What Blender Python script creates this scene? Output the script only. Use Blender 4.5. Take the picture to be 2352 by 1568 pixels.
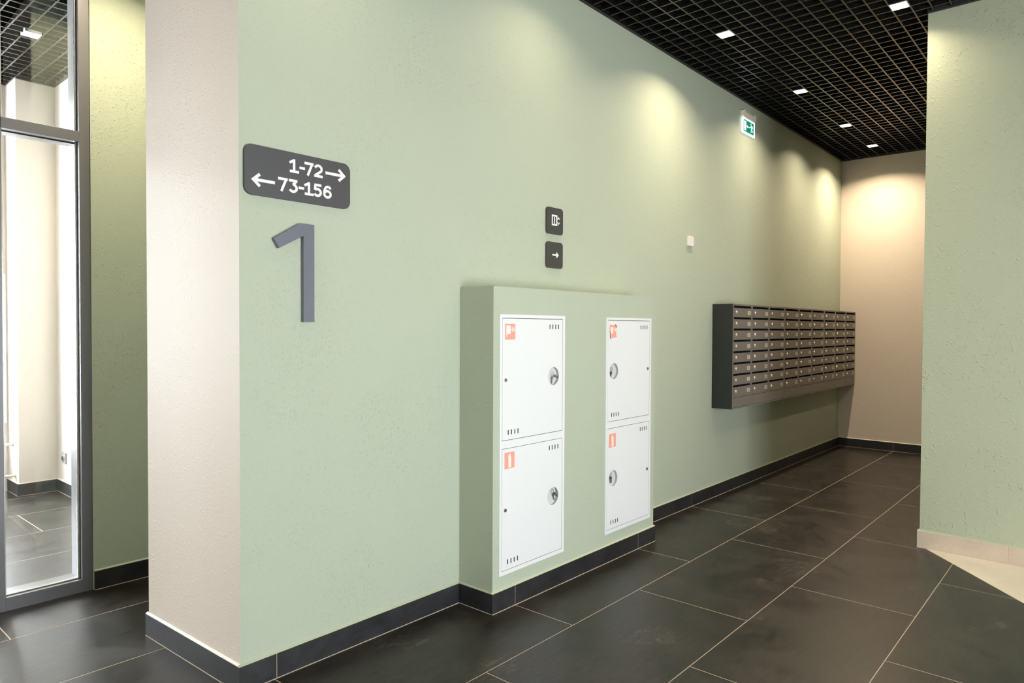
import bpy, bmesh, math, random
from mathutils import Vector, Matrix
random.seed(7)
for o in list(bpy.data.objects): bpy.data.objects.remove(o, do_unlink=True)
S = bpy.context.scene
C = S.collection

# ------------------------------------------------------------------ camera
CAM_H = 1.4088
YAW, PITCH, ROLL = math.radians(41.090), math.radians(-1.154), math.radians(0.256)
cam_d = bpy.data.cameras.new('camera'); cam = bpy.data.objects.new('camera', cam_d); C.objects.link(cam)
f = Vector((math.cos(YAW)*math.cos(PITCH), math.sin(YAW)*math.cos(PITCH), math.sin(PITCH)))
r = Vector((math.sin(YAW), -math.cos(YAW), 0)); u = r.cross(f)
r2 = r*math.cos(ROLL)+u*math.sin(ROLL); u2 = -r*math.sin(ROLL)+u*math.cos(ROLL)
cam.matrix_world = Matrix(((r2.x,u2.x,-f.x,0),(r2.y,u2.y,-f.y,0),(r2.z,u2.z,-f.z,CAM_H),(0,0,0,1)))
cam_d.sensor_width = 36; cam_d.lens = 36*1591.56/2352; cam_d.clip_start = .05
S.camera = cam

# ------------------------------------------------------------------ world, daylight, exposure
S.view_settings.view_transform = 'Standard'; S.view_settings.look = 'None'
S.view_settings.gamma = 1; S.view_settings.use_curve_mapping = False
S.view_settings.exposure = 0.28
SKY = 24.0
LAMP_W = 11.0
LAMP_COL = (1.0, .82, .59)
wd = bpy.data.worlds.new('overcast_sky'); S.world = wd; wd.use_nodes = True
bg = wd.node_tree.nodes['Background']; bg.inputs[0].default_value = (.91,.97,1.0,1); bg.inputs[1].default_value = SKY
S.cycles.max_bounces = 6; S.cycles.diffuse_bounces = 4; S.cycles.glossy_bounces = 3
S.cycles.transparent_max_bounces = 8
S.cycles.use_adaptive_sampling = True; S.cycles.adaptive_threshold = .05; S.cycles.adaptive_min_samples = 16
S.cycles.caustics_reflective = False; S.cycles.caustics_refractive = False

# room numbers (metres)
D = 2.5225      # face of the long green wall
H = 3.423       # underside of the open grid ceiling
XE = 8.914      # beige end wall
DB = 2.2905     # face of the boxed-out part that holds the fire cabinets
XR = 5.098      # green wall on the right
YR = .938
YG = 4.09       # green wall beside the glazing
SLAB = 3.95
XW, YS = -2.6, -2.7     # lobby walls behind the camera
BB = .100       # skirting height

def portal(name, loc, rot, sx, sy):
    l = bpy.data.lights.new(name, 'AREA'); l.shape = 'RECTANGLE'; l.size = sx; l.size_y = sy
    l.cycles.is_portal = True
    o = bpy.data.objects.new(name, l); C.objects.link(o); o.location = loc; o.rotation_euler = rot
    return o
WB = (.95, 2.85, .05, 2.15)        # facade window behind the camera: x0 x1 z0 z1
WV = (-1.6, 1.50, .35, 3.34)       # window at the far side of the vestibule: x0 x1 z0 z1
WL = (1.10, 1.50, .06, 2.20)         # unseen lobby window added as fill light, west side: y0 y1 z0 z1
WW = (6.50, 6.95, .10, 3.25)       # unseen vestibule window added to light the pier, west side: y0 y1 z0 z1
portal('daylight_lobby', ((WB[0]+WB[1])/2, YS-.02, (WB[2]+WB[3])/2), (math.pi/2,0,0), WB[1]-WB[0], WB[3]-WB[2])
portal('daylight_vestibule', ((WV[0]+WV[1])/2, 7.28, (WV[2]+WV[3])/2), (-math.pi/2,0,0), WV[1]-WV[0], WV[3]-WV[2])
portal('daylight_fill_pier', (XW-.02, (WW[0]+WW[1])/2, (WW[2]+WW[3])/2), (0,-math.pi/2,0), WW[3]-WW[2], WW[1]-WW[0])
portal('daylight_fill_west', (XW-.02, (WL[0]+WL[1])/2, (WL[2]+WL[3])/2), (0,-math.pi/2,0), WL[3]-WL[2], WL[1]-WL[0])
for n in ('daylight_lobby','daylight_vestibule'):
    o = bpy.data.objects[n]
    # an area light shines along its local -Z: lobby faces +Y, vestibule faces -Y
    o.rotation_euler = (math.pi/2,0,0) if n == 'daylight_lobby' else (-math.pi/2,0,0)

# ------------------------------------------------------------------ materials
def mat(name, col, rough=.5, metal=0, spec=.5):
    m = bpy.data.materials.new(name); m.use_nodes = True
    b = m.node_tree.nodes['Principled BSDF']
    b.inputs['Base Color'].default_value = (*col,1); b.inputs['Roughness'].default_value = rough
    b.inputs['Metallic'].default_value = metal; b.inputs['Specular IOR Level'].default_value = spec
    return m
def N(m, t, **kw):
    n = m.node_tree.nodes.new(t)
    for k, v in kw.items(): setattr(n, k, v)
    return n
def L(m, a, b): m.node_tree.links.new(a, b)
def coords(m):
    return N(m, 'ShaderNodeTexCoord').outputs['Object']
def noise(m, vec, scale, detail=2, rough=.5, dist=0):
    n = N(m, 'ShaderNodeTexNoise'); n.inputs['Scale'].default_value = scale; n.inputs['Detail'].default_value = detail
    n.inputs['Roughness'].default_value = rough; n.inputs['Distortion'].default_value = dist
    L(m, vec, n.inputs['Vector']); return n.outputs['Fac']
def ramp(m, fac, p0, p1, c0=(0,0,0,1), c1=(1,1,1,1)):
    n = N(m, 'ShaderNodeValToRGB'); e = n.color_ramp.elements
    e[0].position, e[1].position = p0, p1; e[0].color, e[1].color = c0, c1
    L(m, fac, n.inputs[0]); return n.outputs[0]
def math_(m, op, a, b):
    n = N(m, 'ShaderNodeMath', operation=op)
    for i, v in enumerate((a, b)):
        if isinstance(v, (int, float)): n.inputs[i].default_value = v
        else: L(m, v, n.inputs[i])
    return n.outputs[0]
def bump(m, h, strength, dist, prev=None):
    n = N(m, 'ShaderNodeBump'); n.inputs['Strength'].default_value = strength; n.inputs['Distance'].default_value = dist
    L(m, h, n.inputs['Height'])
    if prev is not None: L(m, prev, n.inputs['Normal'])
    return n.outputs[0]
def bsdf(m): return m.node_tree.nodes['Principled BSDF']

def stucco(name, col, relief=1.3, rough=.62, size=1.0):
    """roller-painted plaster: fine orange peel with scattered raised blobs and squiggles"""
    m = mat(name, col, rough, 0, .35); v = coords(m)
    def dome(n, lo, hi):
        r = N(m, 'ShaderNodeMapRange'); L(m, n, r.inputs[0]); r.inputs[1].default_value = lo; r.inputs[2].default_value = hi; return r.outputs[0]
    fine = noise(m, v, 260/size, 2, .6)
    blob = dome(noise(m, v, 78/size, 1, .5, .35), .60, .82)
    spots = dome(noise(m, v, 150/size, 1, .5, .2), .60, .85)
    patch = ramp(m, noise(m, v, 2.2, 2), .36, .62, (.35,)*3+(1,), (1,)*3+(1,))
    h = math_(m, 'MULTIPLY', math_(m, 'ADD', blob, math_(m, 'MULTIPLY', spots, .55)), patch)
    h = math_(m, 'ADD', h, math_(m, 'MULTIPLY', fine, .16))
    L(m, bump(m, h, .5*relief, .0045*size), bsdf(m).inputs['Normal'])
    return m
GREEN = (.462,.512,.402)
M = {}
M['green'] = stucco('green_wall_paint', GREEN)
M['green_niche'] = stucco('green_box_paint', GREEN, 1.2)
M['green_bold'] = stucco('green_paint_coarse_warm_lit', (.43,.462,.335), 1.3, size=1.55)  # same paint as the other green walls; warmer, dimmer light put into colour
M['beige'] = stucco('beige_wall_paint', (.74,.645,.55), .75)
M['cream'] = stucco('cream_wall_paint', (.78,.72,.66), .8)
M['green_ledge'] = mat('green_paint_on_skirting', (.48,.52,.37), .6)
M['beige_ledge'] = mat('beige_paint_on_skirting', (.80,.72,.63), .6)
M['grout'] = mat('beige_grout', (.56,.46,.36), .85)
M['slab'] = mat('black_painted_slab', (.006,.006,.006), .9)
M['bar'] = mat('dark_grid_bar', (.010,.0092,.008), .24, 0, .5)
M['angle'] = mat('dark_edge_angle', (.022,.020,.018), .55)
def stone(name, c0, c1, rough, scale=3.0, bm=.0006, scuff=False):
    m = mat(name, c0, rough); v = coords(m)
    oi = N(m, 'ShaderNodeObjectInfo')
    add = N(m, 'ShaderNodeVectorMath', operation='MULTIPLY_ADD'); L(m, oi.outputs['Location'], add.inputs[0])
    add.inputs[1].default_value = (1,1,1); L(m, v, add.inputs[2]); vv = add.outputs[0]
    a = noise(m, vv, scale, 8, .68, .5); c = noise(m, vv, scale*18, 5, .65)
    mp = N(m, 'ShaderNodeMapping'); mp.inputs['Scale'].default_value = (1, 4.5, 4.5); L(m, vv, mp.inputs['Vector'])
    st = noise(m, mp.outputs[0], scale*2.6, 6, .65, .6)          # drifting streaks along the tile
    mixf = math_(m, 'ADD', math_(m, 'ADD', math_(m, 'MULTIPLY', a, .5), math_(m, 'MULTIPLY', st, .3)), math_(m, 'MULTIPLY', c, .2))
    col = ramp(m, mixf, .38, .64, (*c0,1), (*c1,1))
    if scuff:       # pale dried smears and scratches
        mp2 = N(m, 'ShaderNodeMapping'); mp2.inputs['Scale'].default_value = (1,2.6,1); mp2.inputs['Rotation'].default_value = (0,0,.5); L(m, vv, mp2.inputs['Vector'])
        sm = ramp(m, math_(m, 'MULTIPLY', noise(m, mp2.outputs[0], 13, 6, .75, 1.2), ramp(m, noise(m, vv, 1.7, 1), .46, .66)), .50, .70)
        mx = N(m, 'ShaderNodeMix', data_type='RGBA'); L(m, math_(m, 'MULTIPLY', sm, .55), mx.inputs[0]); L(m, col, mx.inputs[6]); mx.inputs[7].default_value = (.16,.15,.14,1); col = mx.outputs[2]
    L(m, col, bsdf(m).inputs['Base Color'])
    rr = N(m, 'ShaderNodeMapRange'); L(m, a, rr.inputs[0]); rr.inputs[1].default_value=.3; rr.inputs[2].default_value=.7
    rr.inputs[3].default_value = rough-.05; rr.inputs[4].default_value = rough+.09; L(m, rr.outputs[0], bsdf(m).inputs['Roughness'])
    L(m, bump(m, c, .25, bm), bsdf(m).inputs['Normal'])
    return m
M['tile'] = stone('black_porcelain_tile', (.0075,.007,.0064), (.046,.038,.031), .33, 3.4, scuff=True)
bsdf(M['tile']).inputs['Specular IOR Level'].default_value = .36
M['skirt'] = stone('black_skirting_tile', (.009,.009,.010), (.032,.031,.034), .46, 6)
M['beige_tile'] = stone('beige_stone_tile', (.80,.70,.57), (.88,.80,.68), .38, 2.5)
M['beige_skirt'] = stone('beige_skirting_tile', (.50,.40,.31), (.60,.50,.40), .55, 5)
M['frame'] = mat('dark_grey_aluminium', (.125,.122,.128), .36, .1)
M['frame_gloss'] = mat('grey_aluminium_reveal', (.24,.24,.245), .28, .1)
M['rubber'] = mat('black_gasket', (.01,.01,.01), .6)
M['bead'] = mat('bare_aluminium_bead', (.62,.60,.58), .22, .8)
M['white_metal'] = mat('white_powder_coat', (.80,.81,.82), .38)
M['cab_shade'] = mat('cabinet_shade_grey', (.05,.055,.065), .6)  # inside of the white body; its unlit darkness is put into the colour
M['white_dim'] = mat('white_cup_plastic', (.82,.83,.84), .4)
M['slot'] = mat('opening_shade_black', (.004,.004,.008), .8)  # black stands in for the shade inside openings
M['steel'] = mat('brushed_steel', (.42,.38,.33), .35, 1)
M['chrome'] = mat('lock_metal', (.80,.70,.56), .35, .35)
M['sticker_red'] = mat('overexposed_red_sticker', (.90,.37,.28), .5)  # red sticker; its overexposed paleness is put into the colour
M['sticker_dark'] = mat('sticker_in_curl', (.45,.03,.03), .5)
M['sticker_white'] = mat('sticker_white', (.85,.82,.78), .5)
M['sign_grey'] = mat('dark_grey_sign_plate', (.076,.075,.081), .42)
M['sign_grey2'] = mat('charcoal_sign_plate', (.058,.056,.054), .45)
M['digit_grey'] = mat('blue_grey_digit', (.150,.160,.198), .4)
M['print'] = mat('white_print', (.86,.86,.86), .5)
M['ink'] = mat('dark_print', (.10,.09,.08), .6)
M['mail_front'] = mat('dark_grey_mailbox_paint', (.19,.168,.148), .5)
M['mail_body_shaded'] = mat('shaded_mailbox_side', (.018,.021,.0195), .5)  # darker than the fronts: shade on the sides put into the colour
M['mail_shade'] = mat('mailbox_slot_shade', (.004,.004,.004), .9)
M['plate'] = mat('silver_number_plate', (.60,.52,.43), .45)
M['plastic'] = mat('white_plastic', (.82,.79,.76), .4)
M['plastic_side'] = mat('exit_sign_housing', (.86,.77,.69), .45)
M['pipe'] = mat('ivory_pipe', (.72,.69,.62), .35)
M['socket'] = mat('grey_socket', (.42,.40,.38), .4)
def emit(name, col, s):
    m = bpy.data.materials.new(name); m.use_nodes = True; nt = m.node_tree; nt.nodes.clear()
    e = nt.nodes.new('ShaderNodeEmission'); e.inputs[0].default_value = (*col,1); e.inputs[1].default_value = s
    o = nt.nodes.new('ShaderNodeOutputMaterial'); nt.links.new(e.outputs[0], o.inputs[0]); return m
M['lamp'] = emit('lamp_diffuser', (1,.90,.78), 14)
M['exit_white'] = emit('exit_backlit_white', (1,.99,.97), 1.35)
M['exit_green'] = emit('exit_backlit_green', (.004,.235,.135), 1.0)
M['exit_led'] = emit('exit_green_led', (.02,1,.25), 2.0)
def thin_glass(name, tint=(1,1,1), rough=.0):
    m = bpy.data.materials.new(name); m.use_nodes = True; nt = m.node_tree; nt.nodes.clear()
    t = nt.nodes.new('ShaderNodeBsdfTransparent'); t.inputs[0].default_value = (*tint,1)
    g = nt.nodes.new('ShaderNodeBsdfGlossy'); g.inputs['Roughness'].default_value = rough
    lw = nt.nodes.new('ShaderNodeLayerWeight'); lw.inputs[0].default_value = .5      # Schlick reflectance from the facing angle
    pw = nt.nodes.new('ShaderNodeMath'); pw.operation = 'POWER'; pw.inputs[1].default_value = 5; nt.links.new(lw.outputs['Facing'], pw.inputs[0])
    fr = nt.nodes.new('ShaderNodeMath'); fr.operation = 'MULTIPLY_ADD'; fr.inputs[1].default_value = .96; fr.inputs[2].default_value = .04
    nt.links.new(pw.outputs[0], fr.inputs[0])
    mx = nt.nodes.new('ShaderNodeMixShader'); o = nt.nodes.new('ShaderNodeOutputMaterial')
    nt.links.new(fr.outputs[0], mx.inputs[0]); nt.links.new(t.outputs[0], mx.inputs[1]); nt.links.new(g.outputs[0], mx.inputs[2])
    nt.links.new(mx.outputs[0], o.inputs[0]); return m
M['glass'] = thin_glass('clear_glazing', (.985,.99,.99))
M['cover'] = thin_glass('clear_plastic_cover', (.99,.99,.99), .08)

# ------------------------------------------------------------------ mesh helpers
class MB:
    """collects polygons (world coordinates) with a material index each"""
    def __init__(s): s.v=[]; s.f=[]; s.m=[]
    def face(s, pts, mi=0):
        b=len(s.v); s.v += [tuple(p) for p in pts]; s.f.append(tuple(range(b,b+len(pts)))); s.m.append(mi)
    def box(s, x0,x1,y0,y1,z0,z1, mi=0, skip=()):
        b=len(s.v)
        s.v += [(x0,y0,z0),(x1,y0,z0),(x1,y1,z0),(x0,y1,z0),(x0,y0,z1),(x1,y0,z1),(x1,y1,z1),(x0,y1,z1)]
        for k,q in {'-z':(0,3,2,1),'+z':(4,5,6,7),'-y':(0,1,5,4),'+x':(1,2,6,5),'+y':(2,3,7,6),'-x':(3,0,4,7)}.items():
            if k in skip: continue
            s.f.append(tuple(b+i for i in q)); s.m.append(mi)
        return s
    def prism(s, poly, a0, a1, axis='y', mi=0, side=None):
        """extrude a 2D outline: axis y -> (x,z) outline, z -> (x,y), x -> (y,z)"""
        def P(p,a): return (p[0],a,p[1]) if axis=='y' else ((p[0],p[1],a) if axis=='z' else (a,p[0],p[1]))
        n=len(poly); b=len(s.v)
        s.v += [P(p,a0) for p in poly]+[P(p,a1) for p in poly]
        s.f.append(tuple(b+i for i in range(n))); s.m.append(mi)
        s.f.append(tuple(b+n+i for i in reversed(range(n)))); s.m.append(mi)
        for i in range(n):
            j=(i+1)%n; s.f.append((b+i,b+n+i,b+n+j,b+j)); s.m.append(mi if side is None else side)
        return s
    def tube(s, pts, rad, seg=10, mi=0, caps=True):
        rings=[]; pts=[Vector(p) for p in pts]
        for i,p in enumerate(pts):
            t=(pts[min(i+1,len(pts)-1)]-pts[max(i-1,0)]).normalized()
            a=t.orthogonal().normalized() if abs(t.z)>.9 else t.cross(Vector((0,0,1))).normalized(); c=t.cross(a)
            rr = rad[i] if isinstance(rad,(list,tuple)) else rad
            b=len(s.v)
            for k in range(seg):
                w=2*math.pi*k/seg; s.v.append(tuple(p+a*rr*math.cos(w)+c*rr*math.sin(w)))
            rings.append(b)
        for b0,b1 in zip(rings,rings[1:]):
            for k in range(seg):
                k2=(k+1)%seg; s.f.append((b0+k,b0+k2,b1+k2,b1+k)); s.m.append(mi)
        if caps:
            s.f.append(tuple(rings[0]+k for k in reversed(range(seg)))); s.m.append(mi)
            s.f.append(tuple(rings[-1]+k for k in range(seg))); s.m.append(mi)
        return s
    def mesh(s, name, off=(0,0,0)):
        me=bpy.data.meshes.new(name)
        me.from_pydata([(x-off[0],y-off[1],z-off[2]) for x,y,z in s.v],[],s.f); me.update()
        bm=bmesh.new(); bm.from_mesh(me); bmesh.ops.recalc_face_normals(bm, faces=bm.faces); bm.to_mesh(me); bm.free()
        return me
def obj(name, mb, mats, parent=None, bevel=0, seg=2, off=None, smooth=False):
    """one mesh object; geometry given in world coordinates, kept relative to the parent's place"""
    if off is None: off = parent['_o'] if parent is not None and '_o' in parent else (0,0,0)
    me = mb.mesh(name, off)
    mats = mats if isinstance(mats,(list,tuple)) else [mats]
    for k in mats: me.materials.append(M[k])
    if len(mats)>1:
        for p,i in zip(me.polygons, mb.m): p.material_index=i
    if smooth:
        for p in me.polygons: p.use_smooth=True
    o=bpy.data.objects.new(name, me); C.objects.link(o)
    if parent is not None: o.parent=parent; o['_o']=off
    if bevel:
        b=o.modifiers.new('bevel','BEVEL'); b.width=bevel; b.segments=seg; b.limit_method='ANGLE'; b.angle_limit=.6
    return o
def thing(name, label, cat, loc, group=None):
    o=bpy.data.objects.new(name,None); C.objects.link(o); o.location=loc; o['_o']=tuple(loc); o.empty_display_size=.05
    o['label']=label; o['category']=cat
    if group: o['group']=group
    return o
def struct(name, mb, mats, label=None, parent=None):
    o=obj(name, mb, mats, parent)
    if parent is None: o['kind']='structure'
    if label: o['label']=label
    return o
def place(name, me, parent, loc):
    """another object that shares mesh data"""
    o=bpy.data.objects.new(name, me); C.objects.link(o); o.parent=parent; o.location=loc; return o
def rrect(x0,x1,z0,z1,r,n=6):
    pts=[]
    for cx,cz,a in ((x1-r,z1-r,0),(x0+r,z1-r,90),(x0+r,z0+r,180),(x1-r,z0+r,270)):
        for k in range(n+1):
            w=math.radians(a+90*k/n); pts.append((cx+r*math.cos(w),cz+r*math.sin(w)))
    return pts

# ------------------------------------------------------------------ lettering made of strokes
def stroke(pts, w, closed=False):
    """mitred ribbon along a polyline -> list of quads (2D)"""
    n=len(pts); P=[Vector(p) for p in pts]; Lf=[]; Rt=[]
    for i in range(n):
        a = P[i-1] if (i>0 or closed) else None; b = P[(i+1)%n] if (i<n-1 or closed) else None
        d1=(P[i]-a).normalized() if a is not None else None; d2=(b-P[i]).normalized() if b is not None else None
        d1=d1 or d2; d2=d2 or d1
        n1=Vector((-d1.y,d1.x)); n2=Vector((-d2.y,d2.x)); mvec=(n1+n2).normalized()
        k=min(1/max(.35,mvec.dot(n1)),2.2)
        Lf.append(P[i]+mvec*k*w/2); Rt.append(P[i]-mvec*k*w/2)
    q=[]
    for i in range(n if closed else n-1):
        j=(i+1)%n; q.append([tuple(Lf[i]),tuple(Lf[j]),tuple(Rt[j]),tuple(Rt[i])])
    return q
def arc(cx,cy,rx,ry,a0,a1,n=14): return [(cx+rx*math.cos(math.radians(a0+(a1-a0)*k/n)), cy+ry*math.sin(math.radians(a0+(a1-a0)*k/n))) for k in range(n+1)]
W_=.188
GL={   # strokes of one glyph sit a hair in front of one another
 '1':[([(.40,0),(.40,1)],0),([(.02,.71),(.42,.93)],0),([(.04,.1),(.80,.1)],0)],
 '7':[([(0,.9),(.80,.9)],0),([(.70,.97),(.27,0)],0)],
 '2':[(arc(.40,.64,.285,.26,165,-38)+[(.13,.14)],0),([(.03,.1),(.79,.1)],0)],
 '3':[([(.03,.9),(.73,.9)],0),([(.66,.9),(.36,.60)],0),(arc(.37,.355,.30,.26,92,-152),0)],
 '5':[([(.13,.9),(.73,.9)],0),([(.20,.95),(.16,.50)],0),(arc(.38,.35,.29,.255,135,-152),0)],
 '6':[(arc(.40,.335,.285,.24,0,360,20)[:-1],1),([(.115,.33),(.125,.56),(.18,.73),(.28,.85),(.42,.90),(.56,.88),(.69,.77)],0)],
 '0':[(arc(.40,.5,.29,.40,0,360,22)[:-1],1)],
 '8':[(arc(.40,.70,.235,.20,0,360,18)[:-1],1),(arc(.40,.31,.285,.215,0,360,18)[:-1],1)],
 '9':[(arc(.40,.665,.285,.24,0,360,20)[:-1],1),([(.685,.67),(.675,.44),(.62,.27),(.52,.15),(.38,.10),(.24,.12),(.11,.23)],0)],
 '4':[([(.50,1),(.07,.32)],0),([(.02,.30),(.80,.30)],0),([(.58,0),(.58,.62)],0)],
 '-':[([(.02,.46),(.54,.46)],0)],
}
def glyph(mb, ch, x, z, h, y, t=.0008, w=None, mi=0, wk=1.0):
    """digit with its lower left corner at x,z, cap height h; front at y-t"""
    for i,(pts,cl) in enumerate(GL[ch]):
        for q in stroke([(px*wk,pz) for px,pz in pts], W_ if w is None else w, cl):
            mb.prism([(x+a*h, z+b*h) for a,b in q], y-t-.00012*i, y, 'y', mi)
def arrow(mb, x0, x1, zc, hh, w, y, t=.0008, mi=0):
    """horizontal arrow from tail x0 to tip x1"""
    s = 1 if x1>x0 else -1
    tip=x1-s*w*.62
    for pts in ([(x0,zc),(tip,zc)], [(tip-s*(hh-w*.2),zc+hh-w*.35),(tip+s*w*.15,zc),(tip-s*(hh-w*.2),zc-hh+w*.35)]):
        for q in stroke(pts, w): mb.prism(q, y-t-(.00012 if len(pts)>2 else 0), y, 'y', mi)

# ------------------------------------------------------------------ walls (painted up to the grid, black in the void above it)
WT=H+.012
plenum=MB()
def wallbox(name, x0,x1,y0,y1, m, label=None):
    plenum.box(x0,x1,y0,y1,WT,SLAB); return struct(name, MB().box(x0,x1,y0,y1,0,WT), m, label)
wb=MB()   # long wall: a solid block whose left end is the beige pier face
poly=[(1.309,D),(9.2,D),(9.2,3.30),(1.276,3.30)]
z0,z1=0,WT; plenum.prism(poly,WT,SLAB,'z')
wb.face([(x,y,z0) for x,y in reversed(poly)]); wb.face([(x,y,z1) for x,y in poly])
for i in range(4):
    a,b=poly[i],poly[(i+1)%4]; wb.face([(a[0],a[1],z0),(b[0],b[1],z0),(b[0],b[1],z1),(a[0],a[1],z1)], 1 if i==3 else 0)
struct('wall_long', wb, ['green','beige'], 'long sage green plastered wall with a beige painted end face')
wallbox('wall_end', XE,XE+.2,-1.5,D, 'beige', 'beige plastered wall closing the corridor behind the mailboxes')
wallbox('wall_right', XR,XR+.24,YS,YR, 'green_bold', 'sage green wall with coarse plaster on the right')
wallbox('wall_left', 1.303,3.4,YG,4.26, 'green', 'sage green wall strip between the glazing and the beige pier')
wallbox('wall_recess', 3.2,3.4,3.30,YG, 'green')
wallbox('wall_hall', XR+.24,XE+.2,-1.7,-1.5, 'green')
b=MB(); b.box(XW-.2,XW,YS-.2,WL[0],0,WT); b.box(XW-.2,XW,WL[1],WW[0],0,WT); b.box(XW-.2,XW,WW[1],7.5,0,WT)
for w in (WW,WL): b.box(XW-.2,XW,w[0],w[1],0,w[2]); b.box(XW-.2,XW,w[0],w[1],w[3],WT)
plenum.box(XW-.2,XW,YS-.2,7.5,WT,SLAB)
struct('wall_west', b, 'beige')
def wall_with_window(name, y0, y1, x0, x1, w, m):
    b=MB(); wx0,wx1,wz0,wz1=w
    b.box(x0,wx0,y0,y1,0,WT); b.box(wx1,x1,y0,y1,0,WT); b.box(wx0,wx1,y0,y1,0,wz0); b.box(wx0,wx1,y0,y1,wz1,WT); plenum.box(x0,x1,y0,y1,WT,SLAB)
    return struct(name, b, m)
wall_with_window('wall_back', YS-.2, YS, XW, XR+.24, WB, 'beige')
wall_with_window('wall_vestibule_far', 7.11, 7.32, XW, 1.62, WV, 'cream')
wallbox('wall_vestibule_corner', 1.62,1.9,6.80,7.32, 'cream', 'cream wall corner seen through the glazing')
wallbox('wall_vestibule_side', 1.9,2.1,4.26,7.32, 'cream', 'cream side wall of the vestibule behind the glass')
wallbox('wall_vestibule_lobby', XW,-2.4,4.10,4.26, 'green')

plenum.box(XW,1.3,4.10,4.26,WT,SLAB)
struct('wall_plenum', plenum, 'slab', 'black painted wall above the grid ceiling')

# boxed-out wall that holds the two fire cabinets, with two real openings
NX0,NX1,NZ=2.488,4.056,1.612
CAB=[(2.533,3.067,.171,1.474),(3.476,4.006,.169,1.471)]
nb=MB(); ins=.012
xs=[NX0]+[v for c in CAB for v in (c[0]+ins,c[1]-ins)]+[NX1]
zlo,zhi=CAB[0][2]+ins,CAB[0][3]-ins
for i in range(5):
    for za,zb in ((0,zlo),(zlo,zhi),(zhi,NZ)):
        if i in (1,3) and za==zlo: continue
        nb.face([(xs[i],DB,za),(xs[i+1],DB,za),(xs[i+1],DB,zb),(xs[i],DB,zb)])
for i in (1,3):
    a,b=xs[i],xs[i+1]; q=D
    nb.face([(a,DB,zlo),(a,q,zlo),(a,q,zhi),(a,DB,zhi)]); nb.face([(b,DB,zlo),(b,q,zlo),(b,q,zhi),(b,DB,zhi)])
    nb.face([(a,DB,zlo),(b,DB,zlo),(b,q,zlo),(a,q,zlo)]); nb.face([(a,DB,zhi),(b,DB,zhi),(b,q,zhi),(a,q,zhi)])
nb.face([(NX0,DB,0),(NX0,D,0),(NX0,D,NZ),(NX0,DB,NZ)]); nb.face([(NX1,DB,0),(NX1,D,0),(NX1,D,NZ),(NX1,DB,NZ)])
nb.face([(NX0,DB,NZ),(NX1,DB,NZ),(NX1,D,NZ),(NX0,D,NZ)])
struct('wall_niche', nb, 'green_niche', 'sage green boxed-out wall section around the two white fire cabinets')

# ------------------------------------------------------------------ floor
TX,TY=1.2,.6; OX,OY=2.048,1.919; GAP=.0042
fl=MB().box(XW,XE,YS,7.32,-.06,-.0005,0)
floor=struct('floor', fl, 'grout', 'dark porcelain tile floor with pale grout')
dirv=Vector((.7693,.6389)); nrm=Vector((.6389,-.7693)); p0=Vector((4.409,.336))
def clip(poly, keep_dark, off=0):
    out=[]
    def s(p): return ((Vector(p)-p0).dot(nrm)-off)*(1 if keep_dark else -1)
    for i in range(len(poly)):
        a,b=poly[i],poly[(i+1)%len(poly)]; sa,sb=s(a),s(b)
        if sa<=0: out.append(a)
        if (sa<0<sb) or (sb<0<sa):
            t=sa/(sa-sb); out.append((a[0]+(b[0]-a[0])*t,a[1]+(b[1]-a[1])*t))
    return out
def clip_rect(poly,x0,x1,y0,y1):
    for ax,val,sg in ((0,x0,-1),(0,x1,1),(1,y0,-1),(1,y1,1)):
        out=[]
        for i in range(len(poly)):
            a,b=poly[i],poly[(i+1)%len(poly)]; sa,sb=(a[ax]-val)*sg,(b[ax]-val)*sg
            if sa<=0: out.append(a)
            if (sa<0<sb) or (sb<0<sa):
                t=sa/(sa-sb); out.append((a[0]+(b[0]-a[0])*t,a[1]+(b[1]-a[1])*t))
        poly=out
        if len(poly)<3: return []
    return poly
def tile_mesh(poly, name, m):
    """flat tile with a tiny chamfer round its top edge, local to its centre"""
    cx=sum(p[0] for p in poly)/len(poly); cy=sum(p[1] for p in poly)/len(poly)
    b=MB(); e=.0005
    inner=[]
    n=len(poly)
    ar=sum(poly[i][0]*poly[(i+1)%n][1]-poly[(i+1)%n][0]*poly[i][1] for i in range(n))
    if ar<0: poly=poly[::-1]
    for i in range(n):
        P,A,B=Vector(poly[i]),Vector(poly[i-1]),Vector(poly[(i+1)%n])
        d1=(P-A).normalized(); d2=(B-P).normalized(); n1=Vector((-d1.y,d1.x)); n2=Vector((-d2.y,d2.x))
        mv=(n1+n2).normalized(); inner.append(tuple(P+mv*e/max(.3,mv.dot(n1))))
    b.face([(x,y,0) for x,y in inner])
    for i in range(n):
        j=(i+1)%n
        b.face([(*poly[i],-.0002),(*poly[j],-.0002),(*inner[j],0),(*inner[i],0)])
        b.face([(*poly[i],-.0005),(*poly[j],-.0005),(*poly[j],-.0002),(*poly[i],-.0002)])
    me=b.mesh(name,(cx,cy,0)); me.materials.append(M[m]); return me,(cx,cy,0)
full,_=tile_mesh([(-TX/2+GAP/2,-TY/2+GAP/2),(TX/2-GAP/2,-TY/2+GAP/2),(TX/2-GAP/2,TY/2-GAP/2),(-TX/2+GAP/2,TY/2-GAP/2)],'floor_tile','tile')
ZONES=[(XW,1.30,YS,7.11),(1.25,XR,YS,D),(XR,XE,-1.5,D),(1.2,3.2,3.30,YG),(1.2,1.9,4.2,7.11)]
def inside(x0,x1,y0,y1): return any(x1>a and x0<b and y1>c and y0<d for a,b,c,d in ZONES)
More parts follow.
